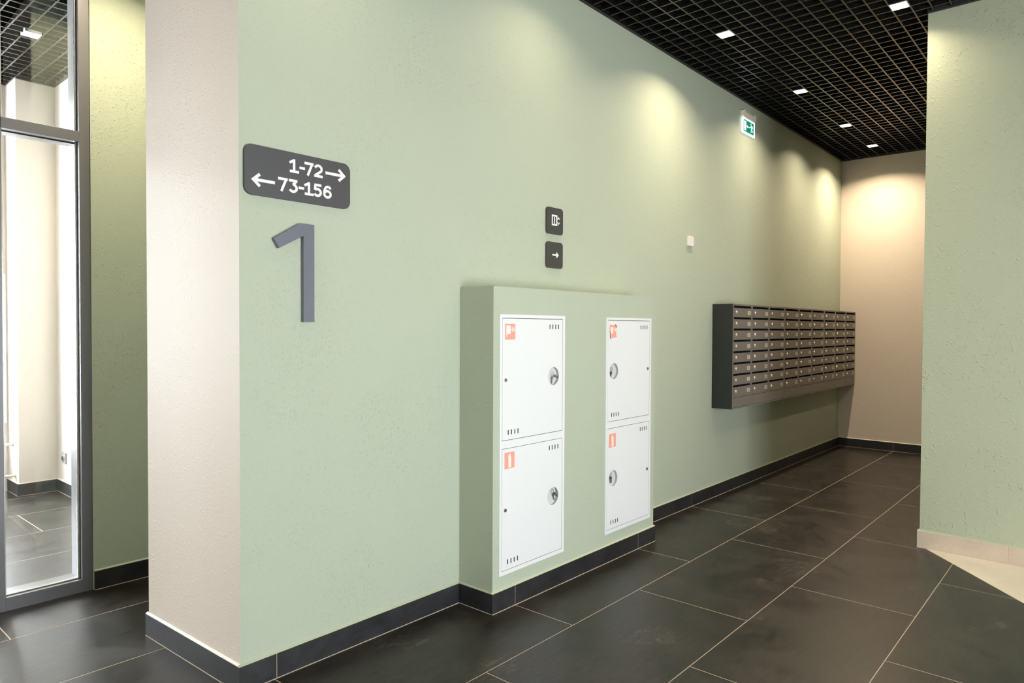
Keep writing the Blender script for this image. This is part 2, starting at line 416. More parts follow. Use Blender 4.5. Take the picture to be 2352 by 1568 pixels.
for rI in range(-8,9):
    ya=OY+rI*TY; yb=ya+TY
    sh = 0 if (rI%2) else TX/2       # rows run in half bond
    for k in range(-6,8):
        xa=OX+sh+k*TX; xb=xa+TX
        if not inside(xa,xb,ya,yb): continue
        q=[(xa+GAP/2,ya+GAP/2),(xb-GAP/2,ya+GAP/2),(xb-GAP/2,yb-GAP/2),(xa+GAP/2,yb-GAP/2)]
        c=clip_rect(q,XW,XE,YS,7.11)
        if len(c)<3: continue
        if xa<XR<xb:
            pcs=[p for p in (clip(clip_rect(c,xa,XR-.001,ya,yb),True,-.001), clip_rect(c,XR-.001,xb,ya,yb)) if len(p)>2]
            if any((Vector(p)-p0).dot(nrm)>0 for p in c):
                cx,cy=(XR+xa)/2,(ya+yb)/2; m2=MB()
                for p in pcs:
                    m2.face([(x,y,0) for x,y in p])
                me=m2.mesh('floor_tile_cut',(cx,cy,0)); me.materials.append(M['tile']); place('tile',me,floor,(cx,cy,0)); continue
        elif xa<XR: c=clip(c,True,-.001)
        if len(c)<3: continue
        if c==q: place('tile',full,floor,((xa+xb)/2,(ya+yb)/2,0))
        else:
            me,l=tile_mesh(c,'floor_tile_cut','tile'); place('tile',me,floor,l)
# pale stone tiles beyond the diagonal joint, laid square to it
t0=(Vector((4.887,.719))-p0).dot(dirv)
for a in range(-5,3):
    for b in range(0,7):
        o=p0+dirv*(t0+a*1.2+(.6 if b%2 else 0))+nrm*(b*.6)
        q=[o+dirv*.001+nrm*.001,o+dirv*1.199+nrm*.001,o+dirv*1.199+nrm*.599,o+dirv*.001+nrm*.599]
        q=clip_rect([tuple(p) for p in q],XW,XR,YS,7)
        if len(q)<3: continue
        me,l=tile_mesh(q,'pale_tile','beige_tile'); place('pale_tile',me,floor,l)

# ------------------------------------------------------------------ skirtings
def skirting(name, pa, pb, n, cuts, tile='skirt', ledge='green_ledge', h=BB, t=.0105, label=None, ext=(0,0)):
    """pa->pb: wall line; n: unit normal into the room; cuts: distances of joints along the line"""
    A,B=Vector(pa),Vector(pb); d=(B-A).normalized(); Ln=(B-A).length; nv=Vector(n)
    def quad(s0,s1,o0,o1): return [tuple(A+d*s0+nv*o0),tuple(A+d*s1+nv*o0),tuple(A+d*s1+nv*o1),tuple(A+d*s0+nv*o1)]
    s0,s1=-ext[0],Ln+ext[1]
    base=MB().prism(quad(s0+.001,s1-.001,.0005,t-.0012),0,h-.001,'z')
    base.prism(quad(s0,s1,t-.001,t+.002),0,.0026,'z')
    o=struct(name, base, 'grout' if tile=='skirt' else 'beige_skirt', label)
    ss=[s0]+[c for c in cuts]+[s1]
    for a,b in zip(ss,ss[1:]):
        ga=.0012 if a!=s0 else 0; gb=.0012 if b!=s1 else 0
        tl=obj('skirting_tile', MB().prism(quad(a+ga,b-gb,.0005,t),.0022,h,'z'), tile, o, bevel=.0008, seg=1)
    lg=MB()
    for (x0,x1) in ((s0,s1),):
        q=quad(x0,x1,.0002,t-.0006); z=h
        lg.face([(*q[0],z+.007),(*q[1],z+.007),(*q[2],z+.0015),(*q[3],z+.0015)])
        lg.face([(*q[3],z+.0015),(*q[2],z+.0015),(*q[2],z),(*q[3],z)])
        lg.face([(*q[0],z),(*q[1],z),(*q[1],z+.007),(*q[0],z+.007)])
        for i,j in ((0,3),(1,2)): lg.face([(*q[i],z),(*q[j],z),(*q[j],z+.0015),(*q[i],z+.007)])
    obj('painted_ledge', lg, ledge, o)
    return o
ex=.0105
skirting('baseboard_long', (1.309,D),(NX0,D),(0,-1),[1.457-1.309], label='black tile skirting under the big digit 1', ext=(ex,-ex))
skirting('baseboard_corridor', (NX1,D),(XE,D),(0,-1),[x-NX1 for x in (5.053,6.255,7.457,8.657)], label='black tile skirting along the wall below the mailboxes')
skirting('baseboard_niche', (NX0,DB),(NX1,DB),(0,-1),[2.649-NX0,3.851-NX0], label='black tile skirting under the fire cabinets', ext=(ex,ex))
skirting('baseboard_niche_left', (NX0,DB),(NX0,D),(-1,0),[], label='short black skirting tile on the side of the boxed-out wall')
skirting('baseboard_niche_right', (NX1,DB),(NX1,D),(1,0),[])
pn=Vector((-(3.30-D),-(1.309-1.276))).normalized()
skirting('baseboard_pier', (1.309,D),(1.276,3.30),tuple(pn),[.597], ledge='beige_ledge', label='black tile skirting under the beige pier face', ext=(0,ex))
skirting('baseboard_end', (XE,-1.5),(XE,D),(-1,0),[1.5+v for v in (-.481,.119,.719,1.319,1.919)], ledge='beige_ledge', label='black tile skirting on the far beige wall', ext=(0,-ex))
skirting('baseboard_left', (1.306,YG),(3.2,YG),(0,-1),[1.447-1.306+1.2], label='black tile skirting between the glazing and the beige pier')
skirting('baseboard_right', (XR,YS),(XR,YR),(-1,0),[v-YS for v in (-1.932,-.732,.468)], 'beige_skirt', 'green_ledge', h=.108, t=.0125, label='pale stone skirting under the coarse green wall', ext=(0,.013))
skirting('baseboard_right_return', (XR,YR),(XR+.24,YR),(0,1),[], 'beige_skirt', 'green_ledge', h=.108, t=.0125)
skirting('baseboard_vestibule', (1.62,6.80),(1.9,6.80),(0,-1),[], ledge='beige_ledge', ext=(ex,-ex), label='black skirting under the cream wall corner behind the glass')
skirting('baseboard_vestibule_side', (1.9,4.26),(1.9,6.80),(-1,0),[.83,2.03], ledge='beige_ledge')
skirting('baseboard_vestibule_reveal', (1.62,6.80),(1.62,7.11),(-1,0),[], ledge='beige_ledge')

# ------------------------------------------------------------------ ceiling: open black grid of 100 mm cells
ceil=struct('ceiling', MB().box(XW-.2,XE+.2,YS-.2,7.5,SLAB,SLAB+.1), 'slab', 'black open cell grid ceiling')
BW,BH=.0095,.030
def spans_x(y):     # free stretches of a bar running along X
    if y>7.10: return []
    if y>6.80: return [(XW,1.62)]
    if y>4.26: return [(XW,1.9)]
    if y>YG: return []
    if y>3.30: return [(XW,3.2)]
    if y>D: return [(XW,1.309-.0424*(y-D))]
    if y>YR: return [(XW,XE)]
    if y>-1.5: return [(XW,XR),(XR+.24,XE)]
    return [(XW,XR)]
def spans_y(x):
    if x<1.276: return [(YS,4.09),(4.26,7.10)]
    if x<1.31: return [(YS,D),(3.30,YG),(4.26,7.10)]
    if x<1.62: return [(YS,D),(3.30,YG),(4.26,7.10)]
    if x<1.9: return [(YS,D),(3.30,YG),(4.26,6.80)]
    if x<3.2: return [(YS,D),(3.30,YG)]
    if x<XR: return [(YS,D)]
    if x<XR+.24: return [(YR,D)]
    return [(-1.5,D)]
cache={}
def bar(axis, length):
    k=(axis,round(length,4))
    if k not in cache:
        b=MB(); l=length/2
        if axis=='x': b.box(-l,l,-BW/2,BW/2,0,BH)
        else: b.box(-BW/2,BW/2,-l,l,.0006,BH+.002)
        me=b.mesh('grid_bar'); me.materials.append(M['bar']); cache[k]=me
    return cache[k]
far=MB()
for k in range(-52,48):
    y=2.403-.1*k
    for a,b in spans_x(y):
        if y<-.35: far.box(a+.002,b-.002,y-BW/2,y+BW/2,H,H+BH)
        else: place('grid_bar', bar('x',b-a-.004), ceil, ((a+b)/2,y,H))
for k in range(-64,53):
    x=3.715+.1*k
    for a,b in spans_y(x):
        if b-a<.1: continue
        if x<.6 or (b>YG-.01 and a>D and b<4.2 and x>1.9): far.box(x-BW/2,x+BW/2,a+.002,b-.002,H+.0006,H+BH+.002)
        else: place('grid_bar', bar('y',b-a-.004), ceil, (x,(a+b)/2,H))
fo=obj('grid_bars_behind_camera', far, 'bar', ceil); fo['kind']='stuff'
print('GRID BARS', len([c for c in ceil.children if c.name.startswith('grid_bar') and c is not fo]))
def edge(name, segs):
    b=MB()
    for (x0,x1,y0,y1) in segs: b.box(x0,x1,y0,y1,H-.004,H+.024)
    o=struct(name,b,'angle'); return o
edge('trim_1', [(1.31,XE,D-.022,D-.0005)]); edge('trim_2', [(XE-.022,XE-.0005,-1.5,D-.023)])
edge('trim_3', [(XR-.022,XR-.0005,YS,YR)]); edge('trim_4', [(1.276,3.2,YG-.022,YG-.0005)])
edge('trim_5', [(1.62,1.899,6.778,6.7995)]); edge('trim_6', [(1.878,1.8995,4.27,6.777)])

# ------------------------------------------------------------------ recessed square lamps
def lamp(cx, cy, label, power=1.0):
    t=thing('ceiling_lamp', label, 'lamp', (cx,cy,H), 'square lamps set in the grid ceiling')
    s=.0445
    fr=MB()
    for a in ((-.05,.05,-.05,-s),(-.05,.05,s,.05),(-.05,-s,-s,s),(s,.05,-s,s)): fr.box(cx+a[0],cx+a[1],cy+a[2],cy+a[3],H-.003,H+.03)
    obj('frame', fr, 'white_metal', t)
    obj('diffuser', MB().box(cx-s,cx+s,cy-s,cy+s,H-.0015,H+.02), 'lamp', t)
    l=bpy.data.lights.new('lamp_light','AREA'); l.shape='SQUARE'; l.size=.088; l.energy=LAMP_W*power; l.color=LAMP_COL; l.spread=math.radians(138)
    lo=bpy.data.objects.new('lamp_light',l); C.objects.link(lo); lo.parent=t; lo.location=(0,0,-.005)
    return t
lamp(4.565,2.053,'square lamp in the grid ceiling nearest the camera along the long green wall',1.1)
lamp(6.065,2.053,'second lit square lamp along the long green wall, just past the exit sign',.85)
lamp(7.365,2.053,'third lit square lamp of the row along the long green wall, above the mailboxes',.8)
lamp(8.365,2.053,'farthest small square lamp next to the beige end wall',1.8)
lamp(4.865,1.053,'square lamp cut by the top frame edge beside the right green wall',.45)
lamp(1.455,5.705,'square lamp in the vestibule ceiling seen through the glazing')
OFF='square lamp outside the picture, '
for (x,y,w,lab) in ((3.065,2.053,.38,'above the two fire cabinets'),(1.565,2.053,.26,'above the sign 1-72'),(.065,2.053,.25,'left of the beige pier'),
              (3.365,.553,.5,'in the lobby in front of the fire cabinets'),(1.865,.553,.4,'in the lobby near the camera'),
              (1.365,3.553,1.5,'between the beige pier and the glazing'),
              (6.065,.353,.6,'in the lift hall near the right wall'),(7.565,.353,.6,'in the lift hall near the end wall')):
    lamp(x,y,OFF+lab,w)

# ------------------------------------------------------------------ glazed partition on the left
FY0,FY1=4.098,4.25; GY=4.152
wn=struct('window_1', MB().box(1.2525,1.3025,FY0,FY1,0,H+.002), 'frame', 'dark grey aluminium glazed partition with a fixed upper light')
JX0,MX1=1.2525,.916
obj('mullion', MB().box(MX1-.085,MX1,FY0,FY1,0,H+.002), 'frame', wn, bevel=.0012)
obj('bottom_rail', MB().box(MX1,JX0,FY0+.001,FY1-.001,0,.066), 'frame', wn)
obj('transom', MB().box(MX1,JX0,FY0-.004,FY1,2.3675,2.4215), 'frame', wn, bevel=.001)
def pane(z0,z1,x0=MX1,x1=JX0):
    obj('pane', MB().box(x0+.006,x1-.006,GY,GY+.006,z0+.006,z1-.006), 'glass', wn)
    g=MB(); w=.0055
    for (a,b,c,d) in ((x0,x0+w,z0,z1),(x1-w,x1,z0,z1),(x0,x1,z0,z0+w),(x0,x1,z1-w,z1)): g.box(a,b,GY-.006,GY-.0005,c,d)
    obj('gasket', g, 'rubber', wn)
    g=MB(); w=.011
    for (a,b,c,d) in ((x0,x0+w,z0,z1),(x1-w,x1,z0,z1),(x0+w,x1-w,z0,z0+w*.7)): g.box(a,b,GY-.022,GY-.006,c,d)
    obj('glazing_bead', g, 'bead', wn, bevel=.003)
pane(.066,2.3675); pane(2.4215,H+.002)
rv=MB().box(JX0-.0035,JX0,GY+.008,FY1,.066,2.3675); rv.box(JX0-.0035,JX0,GY+.008,FY1,2.4215,H+.002)
obj('inner_reveal', rv, 'frame_gloss', wn)
# the bays left of the mullion, out of the picture
bx=MX1-.085
for k in range(3):
    x0=bx-1.0-.045
    obj('mullion', MB().box(x0-.045,x0,FY0,FY1,0,H+.002), 'frame', wn)
    obj('bottom_rail', MB().box(x0,bx,FY0+.001,FY1-.001,0,.066), 'frame', wn)
    obj('transom', MB().box(x0,bx,FY0-.004,FY1,2.3675,2.4215), 'frame', wn)
    pane(.066,2.3675,x0,bx); pane(2.4215,H+.002,x0,bx); bx=x0-.045
def facade(name, w, y, bars):
    b=MB(); x0,x1,z0,z1=w; t=.06
    b.box(x0,x1,y,y+.06,z0,z0+t); b.box(x0,x1,y,y+.06,z1-t,z1)
    o=struct(name,b,'frame')
    e=[x0+(x1-x0)*k/bars for k in range(bars+1)]
    for k,xm in enumerate(e): obj('mullion', MB().box(xm-(.0 if k==0 else t/2 if k<bars else t),xm+(t if k==0 else t/2 if k<bars else 0),y,y+.06,z0+t,z1-t),'frame',o)
    for k in range(bars): obj('pane', MB().box(e[k]+t,e[k+1]-t,y+.02,y+.026,z0+t,z1-t),'glass',o)
facade('window_2', WB, YS-.16, 3); facade('window_3', WV, 7.20, 2)

for nm,ww in (('fill_window_4',WW),('fill_window_5',WL)):  # unseen west windows, added to brighten the pier and left-facing walls
    b=MB(); b.box(XW-.13,XW-.07,ww[0],ww[1],ww[2],ww[2]+.06); b.box(XW-.13,XW-.07,ww[0],ww[1],ww[3]-.06,ww[3])
    w4=struct(nm,b,'frame')
    for k in range(3):
        yy=ww[0]+.03+(ww[1]-ww[0]-.06)*k/2
        obj('mullion', MB().box(XW-.13,XW-.07,yy-.03,yy+.03,ww[2]+.06,ww[3]-.06),'frame',w4)
        if k<2: obj('pane', MB().box(XW-.10,XW-.094,yy+.03,yy+.03+(ww[1]-ww[0]-.06)/2-.06,ww[2]+.06,ww[3]-.06),'glass',w4)

# vestibule fittings seen through the glass
t=thing('wall_socket','grey wall socket low on the cream wall behind the glass','socket',(1.9,6.623,.30))
yc=6.623
obj('plate', MB().prism([(yc-.05+.1*0,.255),(yc+.05,.255),(yc+.05,.345),(yc-.05,.345)],1.889,1.8995,'x'), 'socket', t, bevel=.003)
ring=MB(); ring.tube([(1.8885,yc,.30),(1.882,yc,.30)],[.030,.026],18)
obj('socket_rim', ring, 'socket', t)
obj('socket_hole', MB().tube([(1.8815,yc,.30),(1.8805,yc,.30)],.019,16), 'slot', t)  # flat black disc painted as the shade of the hole
for z,y,lab in ((.413,6.955,'upper ivory radiator pipe stub behind the glass at the left edge'),(.158,6.90,'lower ivory radiator pipe stub just above the skirting behind the glass')):
    t=thing('radiator_pipe',lab,'pipe',(1.62,y,z),'radiator pipe stubs on the cream reveal')
    obj('pipe', MB().tube([(1.62,y,z),(1.05,y+.012,z-.004)],.011,14), 'pipe', t, smooth=False)
    obj('collar', MB().tube([(1.6195,y,z),(1.611,y,z)],.017,16), 'pipe', t)

# ------------------------------------------------------------------ fire cabinets
def plate_with_hole(mb, x0,x1,z0,z1,cx,cz,rad,y,mi=0,seg=36):
    angs=[2*math.pi*k/seg for k in range(seg)]
    for X in (x0,x1):
        for Z in (z0,z1): angs.append(math.atan2(Z-cz,X-cx)%(2*math.pi))
    angs=sorted(set(round(a,6) for a in angs))
    def outer(a):
        c,s=math.cos(a),math.sin(a); ts=[]
        if c>1e-9: ts.append((x1-cx)/c)
        if c<-1e-9: ts.append((x0-cx)/c)
        if s>1e-9: ts.append((z1-cz)/s)
        if s<-1e-9: ts.append((z0-cz)/s)
        t=min(ts); return (cx+c*t,cz+s*t)
    n=len(angs)
    for i in range(n):
        a,b=angs[i],angs[(i+1)%n]; o1,o2=outer(a),outer(b)
        i1=(cx+rad*math.cos(a),cz+rad*math.sin(a)); i2=(cx+rad*math.cos(b),cz+rad*math.sin(b))
        mb.face([(o1[0],y,o1[1]),(o2[0],y,o2[1]),(i2[0],y,i2[1]),(i1[0],y,i1[1])],mi)
        mb.face([(i1[0],y,i1[1]),(i2[0],y,i2[1]),(i2[0],y+.0015,i2[1]),(i1[0],y+.0015,i1[1])],mi)
def disc(cx,cz,r,n=28): return [(cx+r*math.cos(2*math.pi*k/n),cz+r*math.sin(2*math.pi*k/n)) for k in range(n)]
def hose_sticker(door, x0, z1, y, torn=False):
    w,h=.078,.079
    b=MB()
    if not torn: b.prism([(x0,z1-h),(x0+w,z1-h),(x0+w,z1),(x0,z1)],y-.0004,y,'y',0)
    else:
        b.prism([(x0+.003,z1),(x0+.066,z1),(x0+.071,z1-.012),(x0+.074,z1-.018),(x0+.074,z1-.062),(x0+.084,z1-.074),(x0+.026,z1-.079),(x0+.014,z1-.048),(x0+.0,z1-.028)],y-.0004,y,'y',0)
    yy=y-.0004
    # hose reel: slatted box with the nozzle below and the valve wheel at the right
    if not torn:
        b.prism([(x0+.009,z1-.008),(x0+.042,z1-.009),(x0+.042,z1-.050),(x0+.017,z1-.051),(x0+.0145,z1-.069),(x0+.012,z1-.069),(x0+.009,z1-.050)],yy-.0003,yy,'y',1)
    else:
        b.prism([(x0+.010,z1-.012),(x0+.040,z1-.013),(x0+.039,z1-.052),(x0+.019,z1-.052),(x0+.011,z1-.040)],yy-.0003,yy,'y',1)
        b.prism([(x0+.004,z1-.028),(x0+.014,z1-.048),(x0+.024,z1-.083),(x0+.018,z1-.084)],yy-.0018,yy,'y',1)
        b.prism([(x0-.001,z1-.034),(x0+.004,z1-.040),(x0+.018,z1-.084),(x0+.009,z1-.082)],yy-.0030,yy-.0018,'y',2)
        b.prism([(x0+.062,z1+.004),(x0+.069,z1+.000),(x0+.079,z1-.016),(x0+.070,z1-.014)],yy-.0022,yy,'y',2)
    for q in stroke([(x0+.041,z1-.029),(x0+.072,z1-.029)],.0035): b.prism(q,yy-.0003,yy,'y',1)
    for q in stroke([(x0+.0615,z1-.019),(x0+.0615,z1-.039)],.003): b.prism(q,yy-.0004,yy,'y',1)
    for q in stroke(disc(x0+.0615,z1-.029,.0098,20),.0035,True): b.prism(q,yy-.00055,yy,'y',1)
    s=obj('sticker', b, ['sticker_red','sticker_white','sticker_dark'], door)
    s['label']='torn, curling red fire hose sticker' if torn else 'red fire hose sticker'
def extinguisher_sticker(door, x0, z1, y):
    w,h=.076,.082; b=MB()
    b.prism([(x0-.003,z1-h-.003),(x0+w+.003,z1-h-.003),(x0+w+.003,z1+.003),(x0-.003,z1+.003)],y-.0003,y,'y',1)
    b.prism([(x0,z1-h),(x0+w,z1-h),(x0+w,z1),(x0,z1)],y-.0006,y-.0003,'y',0)
    yy=y-.0006; c=x0+.040
    b.prism([(c-.011,z1-.078),(c+.010,z1-.078),(c+.010,z1-.026),(c+.007,z1-.019),(c+.004,z1-.016),(c+.004,z1-.013),(c+.006,z1-.010),(c+.003,z1-.007),(c-.004,z1-.010),(c-.016,z1-.022),(c-.014,z1-.025),(c-.005,z1-.017),(c-.008,z1-.020),(c-.011,z1-.027)],yy-.0003,yy,'y',1)
    s=obj('sticker', b, ['sticker_red','sticker_white'], door); s['label']='red fire extinguisher sticker'
def keyset(cx,cz,y,angs,label):
    """two small keys on a wire loop behind the round cover"""
    t=thing('key_ring',label,'keys',(cx,y,cz),'spare keys in the cabinet windows')
    rc=(cx-.004,cz+.014)
    obj('wire_loop', MB().tube([(rc[0]+.010*math.cos(a),y,rc[1]+.012*math.sin(a)) for a in [2*math.pi*k/18 for k in range(19)]],.0009,6,caps=False), 'steel', t)
    for i,a in enumerate(angs):
        w=math.radians(a); dx,dz=math.cos(w),math.sin(w); px,pz=-dz,dx
        yk=y-.0015-.0024*i
        hx,hz=rc[0]+dx*.012,rc[1]-.006+dz*.008
        def P(s,q): return (hx+dx*s+px*q, hz+dz*s+pz*q)
        b=MB(); b.prism([P(*p) for p in ((.0,.004),(.004,.0075),(.012,.0075),(.016,.003),(.037,.003),(.0395,.0),(.037,-.003),(.033,-.002),(.030,-.0035),(.026,-.002),(.022,-.0035),(.016,-.003),(.012,-.0075),(.004,-.0075),(.0,-.004))],yk-.001,yk+.001,'y')
        obj('key', b, 'steel', t)
def fire_cabinet(x0,x1,z0,z1, label, hole_left, torn, klabels, kangs):
    t=thing('fire_cabinet', label, 'fire cabinet', ((x0+x1)/2,DB,z0), 'white fire cabinets set in the green box')
    yf=DB-.0035; yd=DB-.0030; ins=.013
    dx0,dx1=x0+.0195,x1-.0225
    doors=[(dx0,dx1,.8465,1.4535),(dx0,dx1,.1935,.8025)]
    fr=MB()      # flange ring with the middle bar, slightly uneven like the photographed edge
    for a in ((x0,dx0-.0022,z0,z1),(dx1+.0022,x1,z0,z1),(dx0-.0022,dx1+.0022,z0,doors[1][2]-.0022),(dx0-.0022,dx1+.0022,doors[0][3]+.0028,z1),(dx0-.0022,dx1+.0022,doors[1][3]+.0024,doors[0][2]-.0024)):
        fr.box(a[0],a[1],yf,DB-.0002,a[2],a[3])
    obj('frame', fr, 'white_metal', t)
    bd=MB(); bx0,bx1,bz0,bz1=x0+ins+.004,x1-ins-.004,z0+ins+.004,z1-ins-.004; yb=DB+.19
    bd.face([(bx0,yb,bz0),(bx1,yb,bz0),(bx1,yb,bz1),(bx0,yb,bz1)])
    for q in ([(bx0,bz0),(bx1,bz0)],[(bx1,bz0),(bx1,bz1)],[(bx1,bz1),(bx0,bz1)],[(bx0,bz1),(bx0,bz0)]):
        bd.face([(q[0][0],DB+.001,q[0][1]),(q[1][0],DB+.001,q[1][1]),(q[1][0],yb,q[1][1]),(q[0][0],yb,q[0][1])])
    obj('body', bd, 'cab_shade', t)
    for k,(a,b,c,d) in enumerate(doors):
        up=(k==0); hz=1.148 if up else .498
        hx=(x0+.086) if hole_left else (x0+.432)
        m=MB(); plate_with_hole(m,a,b,c,d,hx,hz,.0485,yd)
        for q in ([(a,c),(b,c)],[(b,c),(b,d)],[(b,d),(a,d)],[(a,d),(a,c)]):
            m.face([(q[0][0],yd,q[0][1]),(q[1][0],yd,q[1][1]),(q[1][0],yd+.016,q[1][1]),(q[0][0],yd+.016,q[0][1])])
        door=obj('door', m, 'white_metal', t)
        door['label']='upper hose cabinet door' if up else 'lower extinguisher cabinet door'
        cup=MB(); R=.0485; ya=yd+.0062; y2=yd+.0185; pr=disc(hx,hz,R+.006,36)
        cup.face([(p[0],y2,p[1]) for p in pr],0)
        for i in range(36):
            p,q=pr[i],pr[(i+1)%36]; cup.face([(p[0],ya,p[1]),(q[0],ya,q[1]),(q[0],y2,q[1]),(p[0],y2,p[1])],0)
        obj('key_cup', cup, 'white_dim', door)
        obj('clear_cover', MB().prism(disc(hx,hz,R-.0012,36),yd+.0020,yd+.0030,'y'), 'cover', door)
        lx=(x1-.045) if hole_left else (x0+.043); lz=1.147 if up else .495
        lk=MB().tube([(lx,yd,lz),(lx,yd-.004,lz)],.0088,18); lk.tube([(lx,yd-.004,lz),(lx,yd-.0055,lz)],.0055,14)
        lo=obj('lock', lk, 'steel', door); lo['label']='round steel lock'
        for base_x,zc in ((x0+.399,1.414 if up else .763),(x0+.064,.884 if up else .232)):
            for j in range(4):
                sx=base_x+.0252*j
                obj('vent_slot', MB().prism(rrect(sx-.0034,sx+.0034,zc-.0125,zc+.0125,.0025,4),yd-.0004,yd+.0006,'y'), 'slot', door)  # flat dark plate painted as the shade of an open slot
        sxp=x0+.037
        if up: hose_sticker(door, sxp+(.0 if not torn else -.002), 1.4275, yd, torn)
        else: extinguisher_sticker(door, sxp, .7835 if not hole_left else .770, yd)
        kx=hx+((.012 if up else .019) if not hole_left else -.002)
        keyset(kx,hz-.004 if up else hz+.008,yd+.0135,kangs[k],klabels[k])
    return t
fire_cabinet(*CAB[0],'white steel fire cabinet nearer the big digit 1, with a flat red hose sticker',False,False,
    ('bunch of keys behind the round cover of the left cabinet, upper door','bunch of keys behind the round cover of the left cabinet, lower door'),((-100,-20),(-75,-40)))
fire_cabinet(*CAB[1],'white steel fire cabinet nearer the mailboxes, with a torn curling red sticker',True,True,
    ('bunch of keys behind the round cover of the right cabinet, upper door','bunch of keys behind the round cover of the right cabinet, lower door'),((-100,-112),(-82,-98)))

# ------------------------------------------------------------------ mailboxes
UW,MY0,MZ0,MZ1=.3883,2.345,.750,1.610
PITCHZ=.0928
def cached(name, mb, mats):
    me=mb.mesh(name)
    for k in (mats if isinstance(mats,(list,tuple)) else [mats]): me.materials.append(M[k])
    if isinstance(mats,(list,tuple)):
        for p,i in zip(me.polygons,mb.m): p.material_index=i
    return me
dep=D-MY0-.001; hh=MZ1-MZ0
b=MB(); g=.0008; tk=.010
b.box(g,tk,.0015,dep,0,hh); b.box(UW-tk,UW-g,.0015,dep,0,hh)                  # side walls
b.box(tk,UW-tk,.0015,dep,hh-.012,hh); b.box(tk,UW-tk,.0015,dep,0,.010); b.box(tk,UW-tk,dep-.004,dep,.010,hh-.012)
me_body=cached('mailbox_body',b,'mail_body_shaded')
b=MB(); st=.0175
b.box(g,st,0,.0015,0,hh); b.box(UW-st-.0015,UW-g,0,.0015,0,hh); b.box(st,UW-st-.0015,0,.0015,hh-.0135,hh)
b.box(st,UW-st-.0015,0,.0015,.094,.110); b.box(st,UW-st-.0015,0,.0015,0,.012)
me_face=cached('mailbox_face_frame',b,'mail_front')
b=MB(); b.box(tk,UW-tk,.060,.064,.010,hh-.012); me_in=cached('mailbox_shade_sheet',b,'mail_shade')  # black sheet stands in for the shade behind the letter slots
DW0,DW1=st+.0015,UW-st-.003; DH=.0755
b=MB(); b.box(DW0,DW1,-.002,.012,0,DH); me_door=cached('mailbox_door',b,'mail_front')
b=MB(); b.tube([(0,-.002,0),(0,-.0065,0)],[.0125,.011],18); b.tube([(0,-.0065,0),(0,-.0085,0)],[.0065,.006],14); me_lock=cached('mailbox_lock',b,'chrome')
b=MB(); b.box(DW0,DW1,-.001,.010,.014,.092); me_bot=cached('mailbox_bottom_panel',b,'mail_front')
ordn=('first','second','third','fourth','fifth','sixth','seventh','eighth','ninth')
for c in range(9):
    x=5.4145+c*UW; n0=c*8+1
    where='at the near end' if c==0 else ('next to the beige end wall' if c==8 else 'counted from the near end')
    t=thing('mailbox_unit', f'{ordn[c]} dark grey mailbox column {where}, boxes numbered {n0} to {n0+7}', 'mailboxes', (x,MY0,MZ0), 'mailbox columns hung in a row on the green wall')
    place('body',me_body,t,(0,0,0)); place('face_frame',me_face,t,(0,0,0)); place('shade_sheet',me_in,t,(0,0,0)); place('bottom_panel',me_bot,t,(0,0,0))
    for k in range(8):
        top=hh-.0135-.0185-k*PITCHZ            # underside of the letter slot
        dr=place('door',me_door,t,(0,0,top-DH))
        place('lock',me_lock,dr,(.0655,0,DH-.035))
        px,pz=.291,.0215
        b=MB(); b.box(px,px+.062,-.0028,-.002,pz,pz+.032,0)
        s=str(n0+k); gh=.0165; gw=.82*gh
        gx=px+.031-gw*len(s)/2
        for ch in s:
            glyph(b,ch,gx,pz+.0078,gh,-.0028,.0003,w=.17,mi=1,wk=.95); gx+=gw*1.08
        pl=place('number_plate',cached('mailbox_number',b,['plate','ink']),dr,(0,0,0))

# ------------------------------------------------------------------ wall signs
t=thing('direction_sign','wide dark grey sign reading 1-72 and 73-156 with white arrows','sign',(1.567,D,1.916))
YP=D-.012
obj('plate', MB().prism(rrect(1.3255,1.8085,1.9155,2.1095,.032,8),YP,D-.0005,'y'), 'sign_grey', t, bevel=.001, seg=1)
b=MB(); hC=.0545; z=2.0280
glyph(b,'1',1.5150,z,hC,YP); glyph(b,'-',1.5600,z,hC,YP,wk=.88); glyph(b,'7',1.5845,z,hC,YP,wk=.97); glyph(b,'2',1.6275,z,hC,YP)
arrow(b,1.6840,1.7815,2.0540,.0275,.0118,YP)
o=obj('lettering', b, 'print', t); o['label']='white lettering 1-72 with an arrow to the right'
b=MB(); z=1.9470
arrow(b,1.4515,1.3555,1.9745,.0275,.0118,YP)
for ch,x,k in (('7',1.4655,.97),('3',1.5115,1),('-',1.5560,.9),('1',1.5830,1),('5',1.6240,1),('6',1.6715,1)): glyph(b,ch,x,z,hC,YP,wk=k)
o=obj('lettering', b, 'print', t); o['label']='white lettering 73-156 with an arrow to the left'

b=MB().prism([(1.443,1.756),(1.4655,1.7195),(1.575,1.778),(1.575,1.4275),(1.6255,1.4275),(1.6255,1.828),(1.5605,1.828)],D-.020,D-.0005,'y')
dg=obj('entrance_digit', b, 'digit_grey', None); dg['label']='large blue grey digit 1 mounted on the green wall'; dg['category']='number sign'
dg.location=(1.58,D,1.43)
for v in dg.data.vertices: v.co -= Vector(dg.location)
bv=dg.modifiers.new('bevel','BEVEL'); bv.width=.0008; bv.segments=1

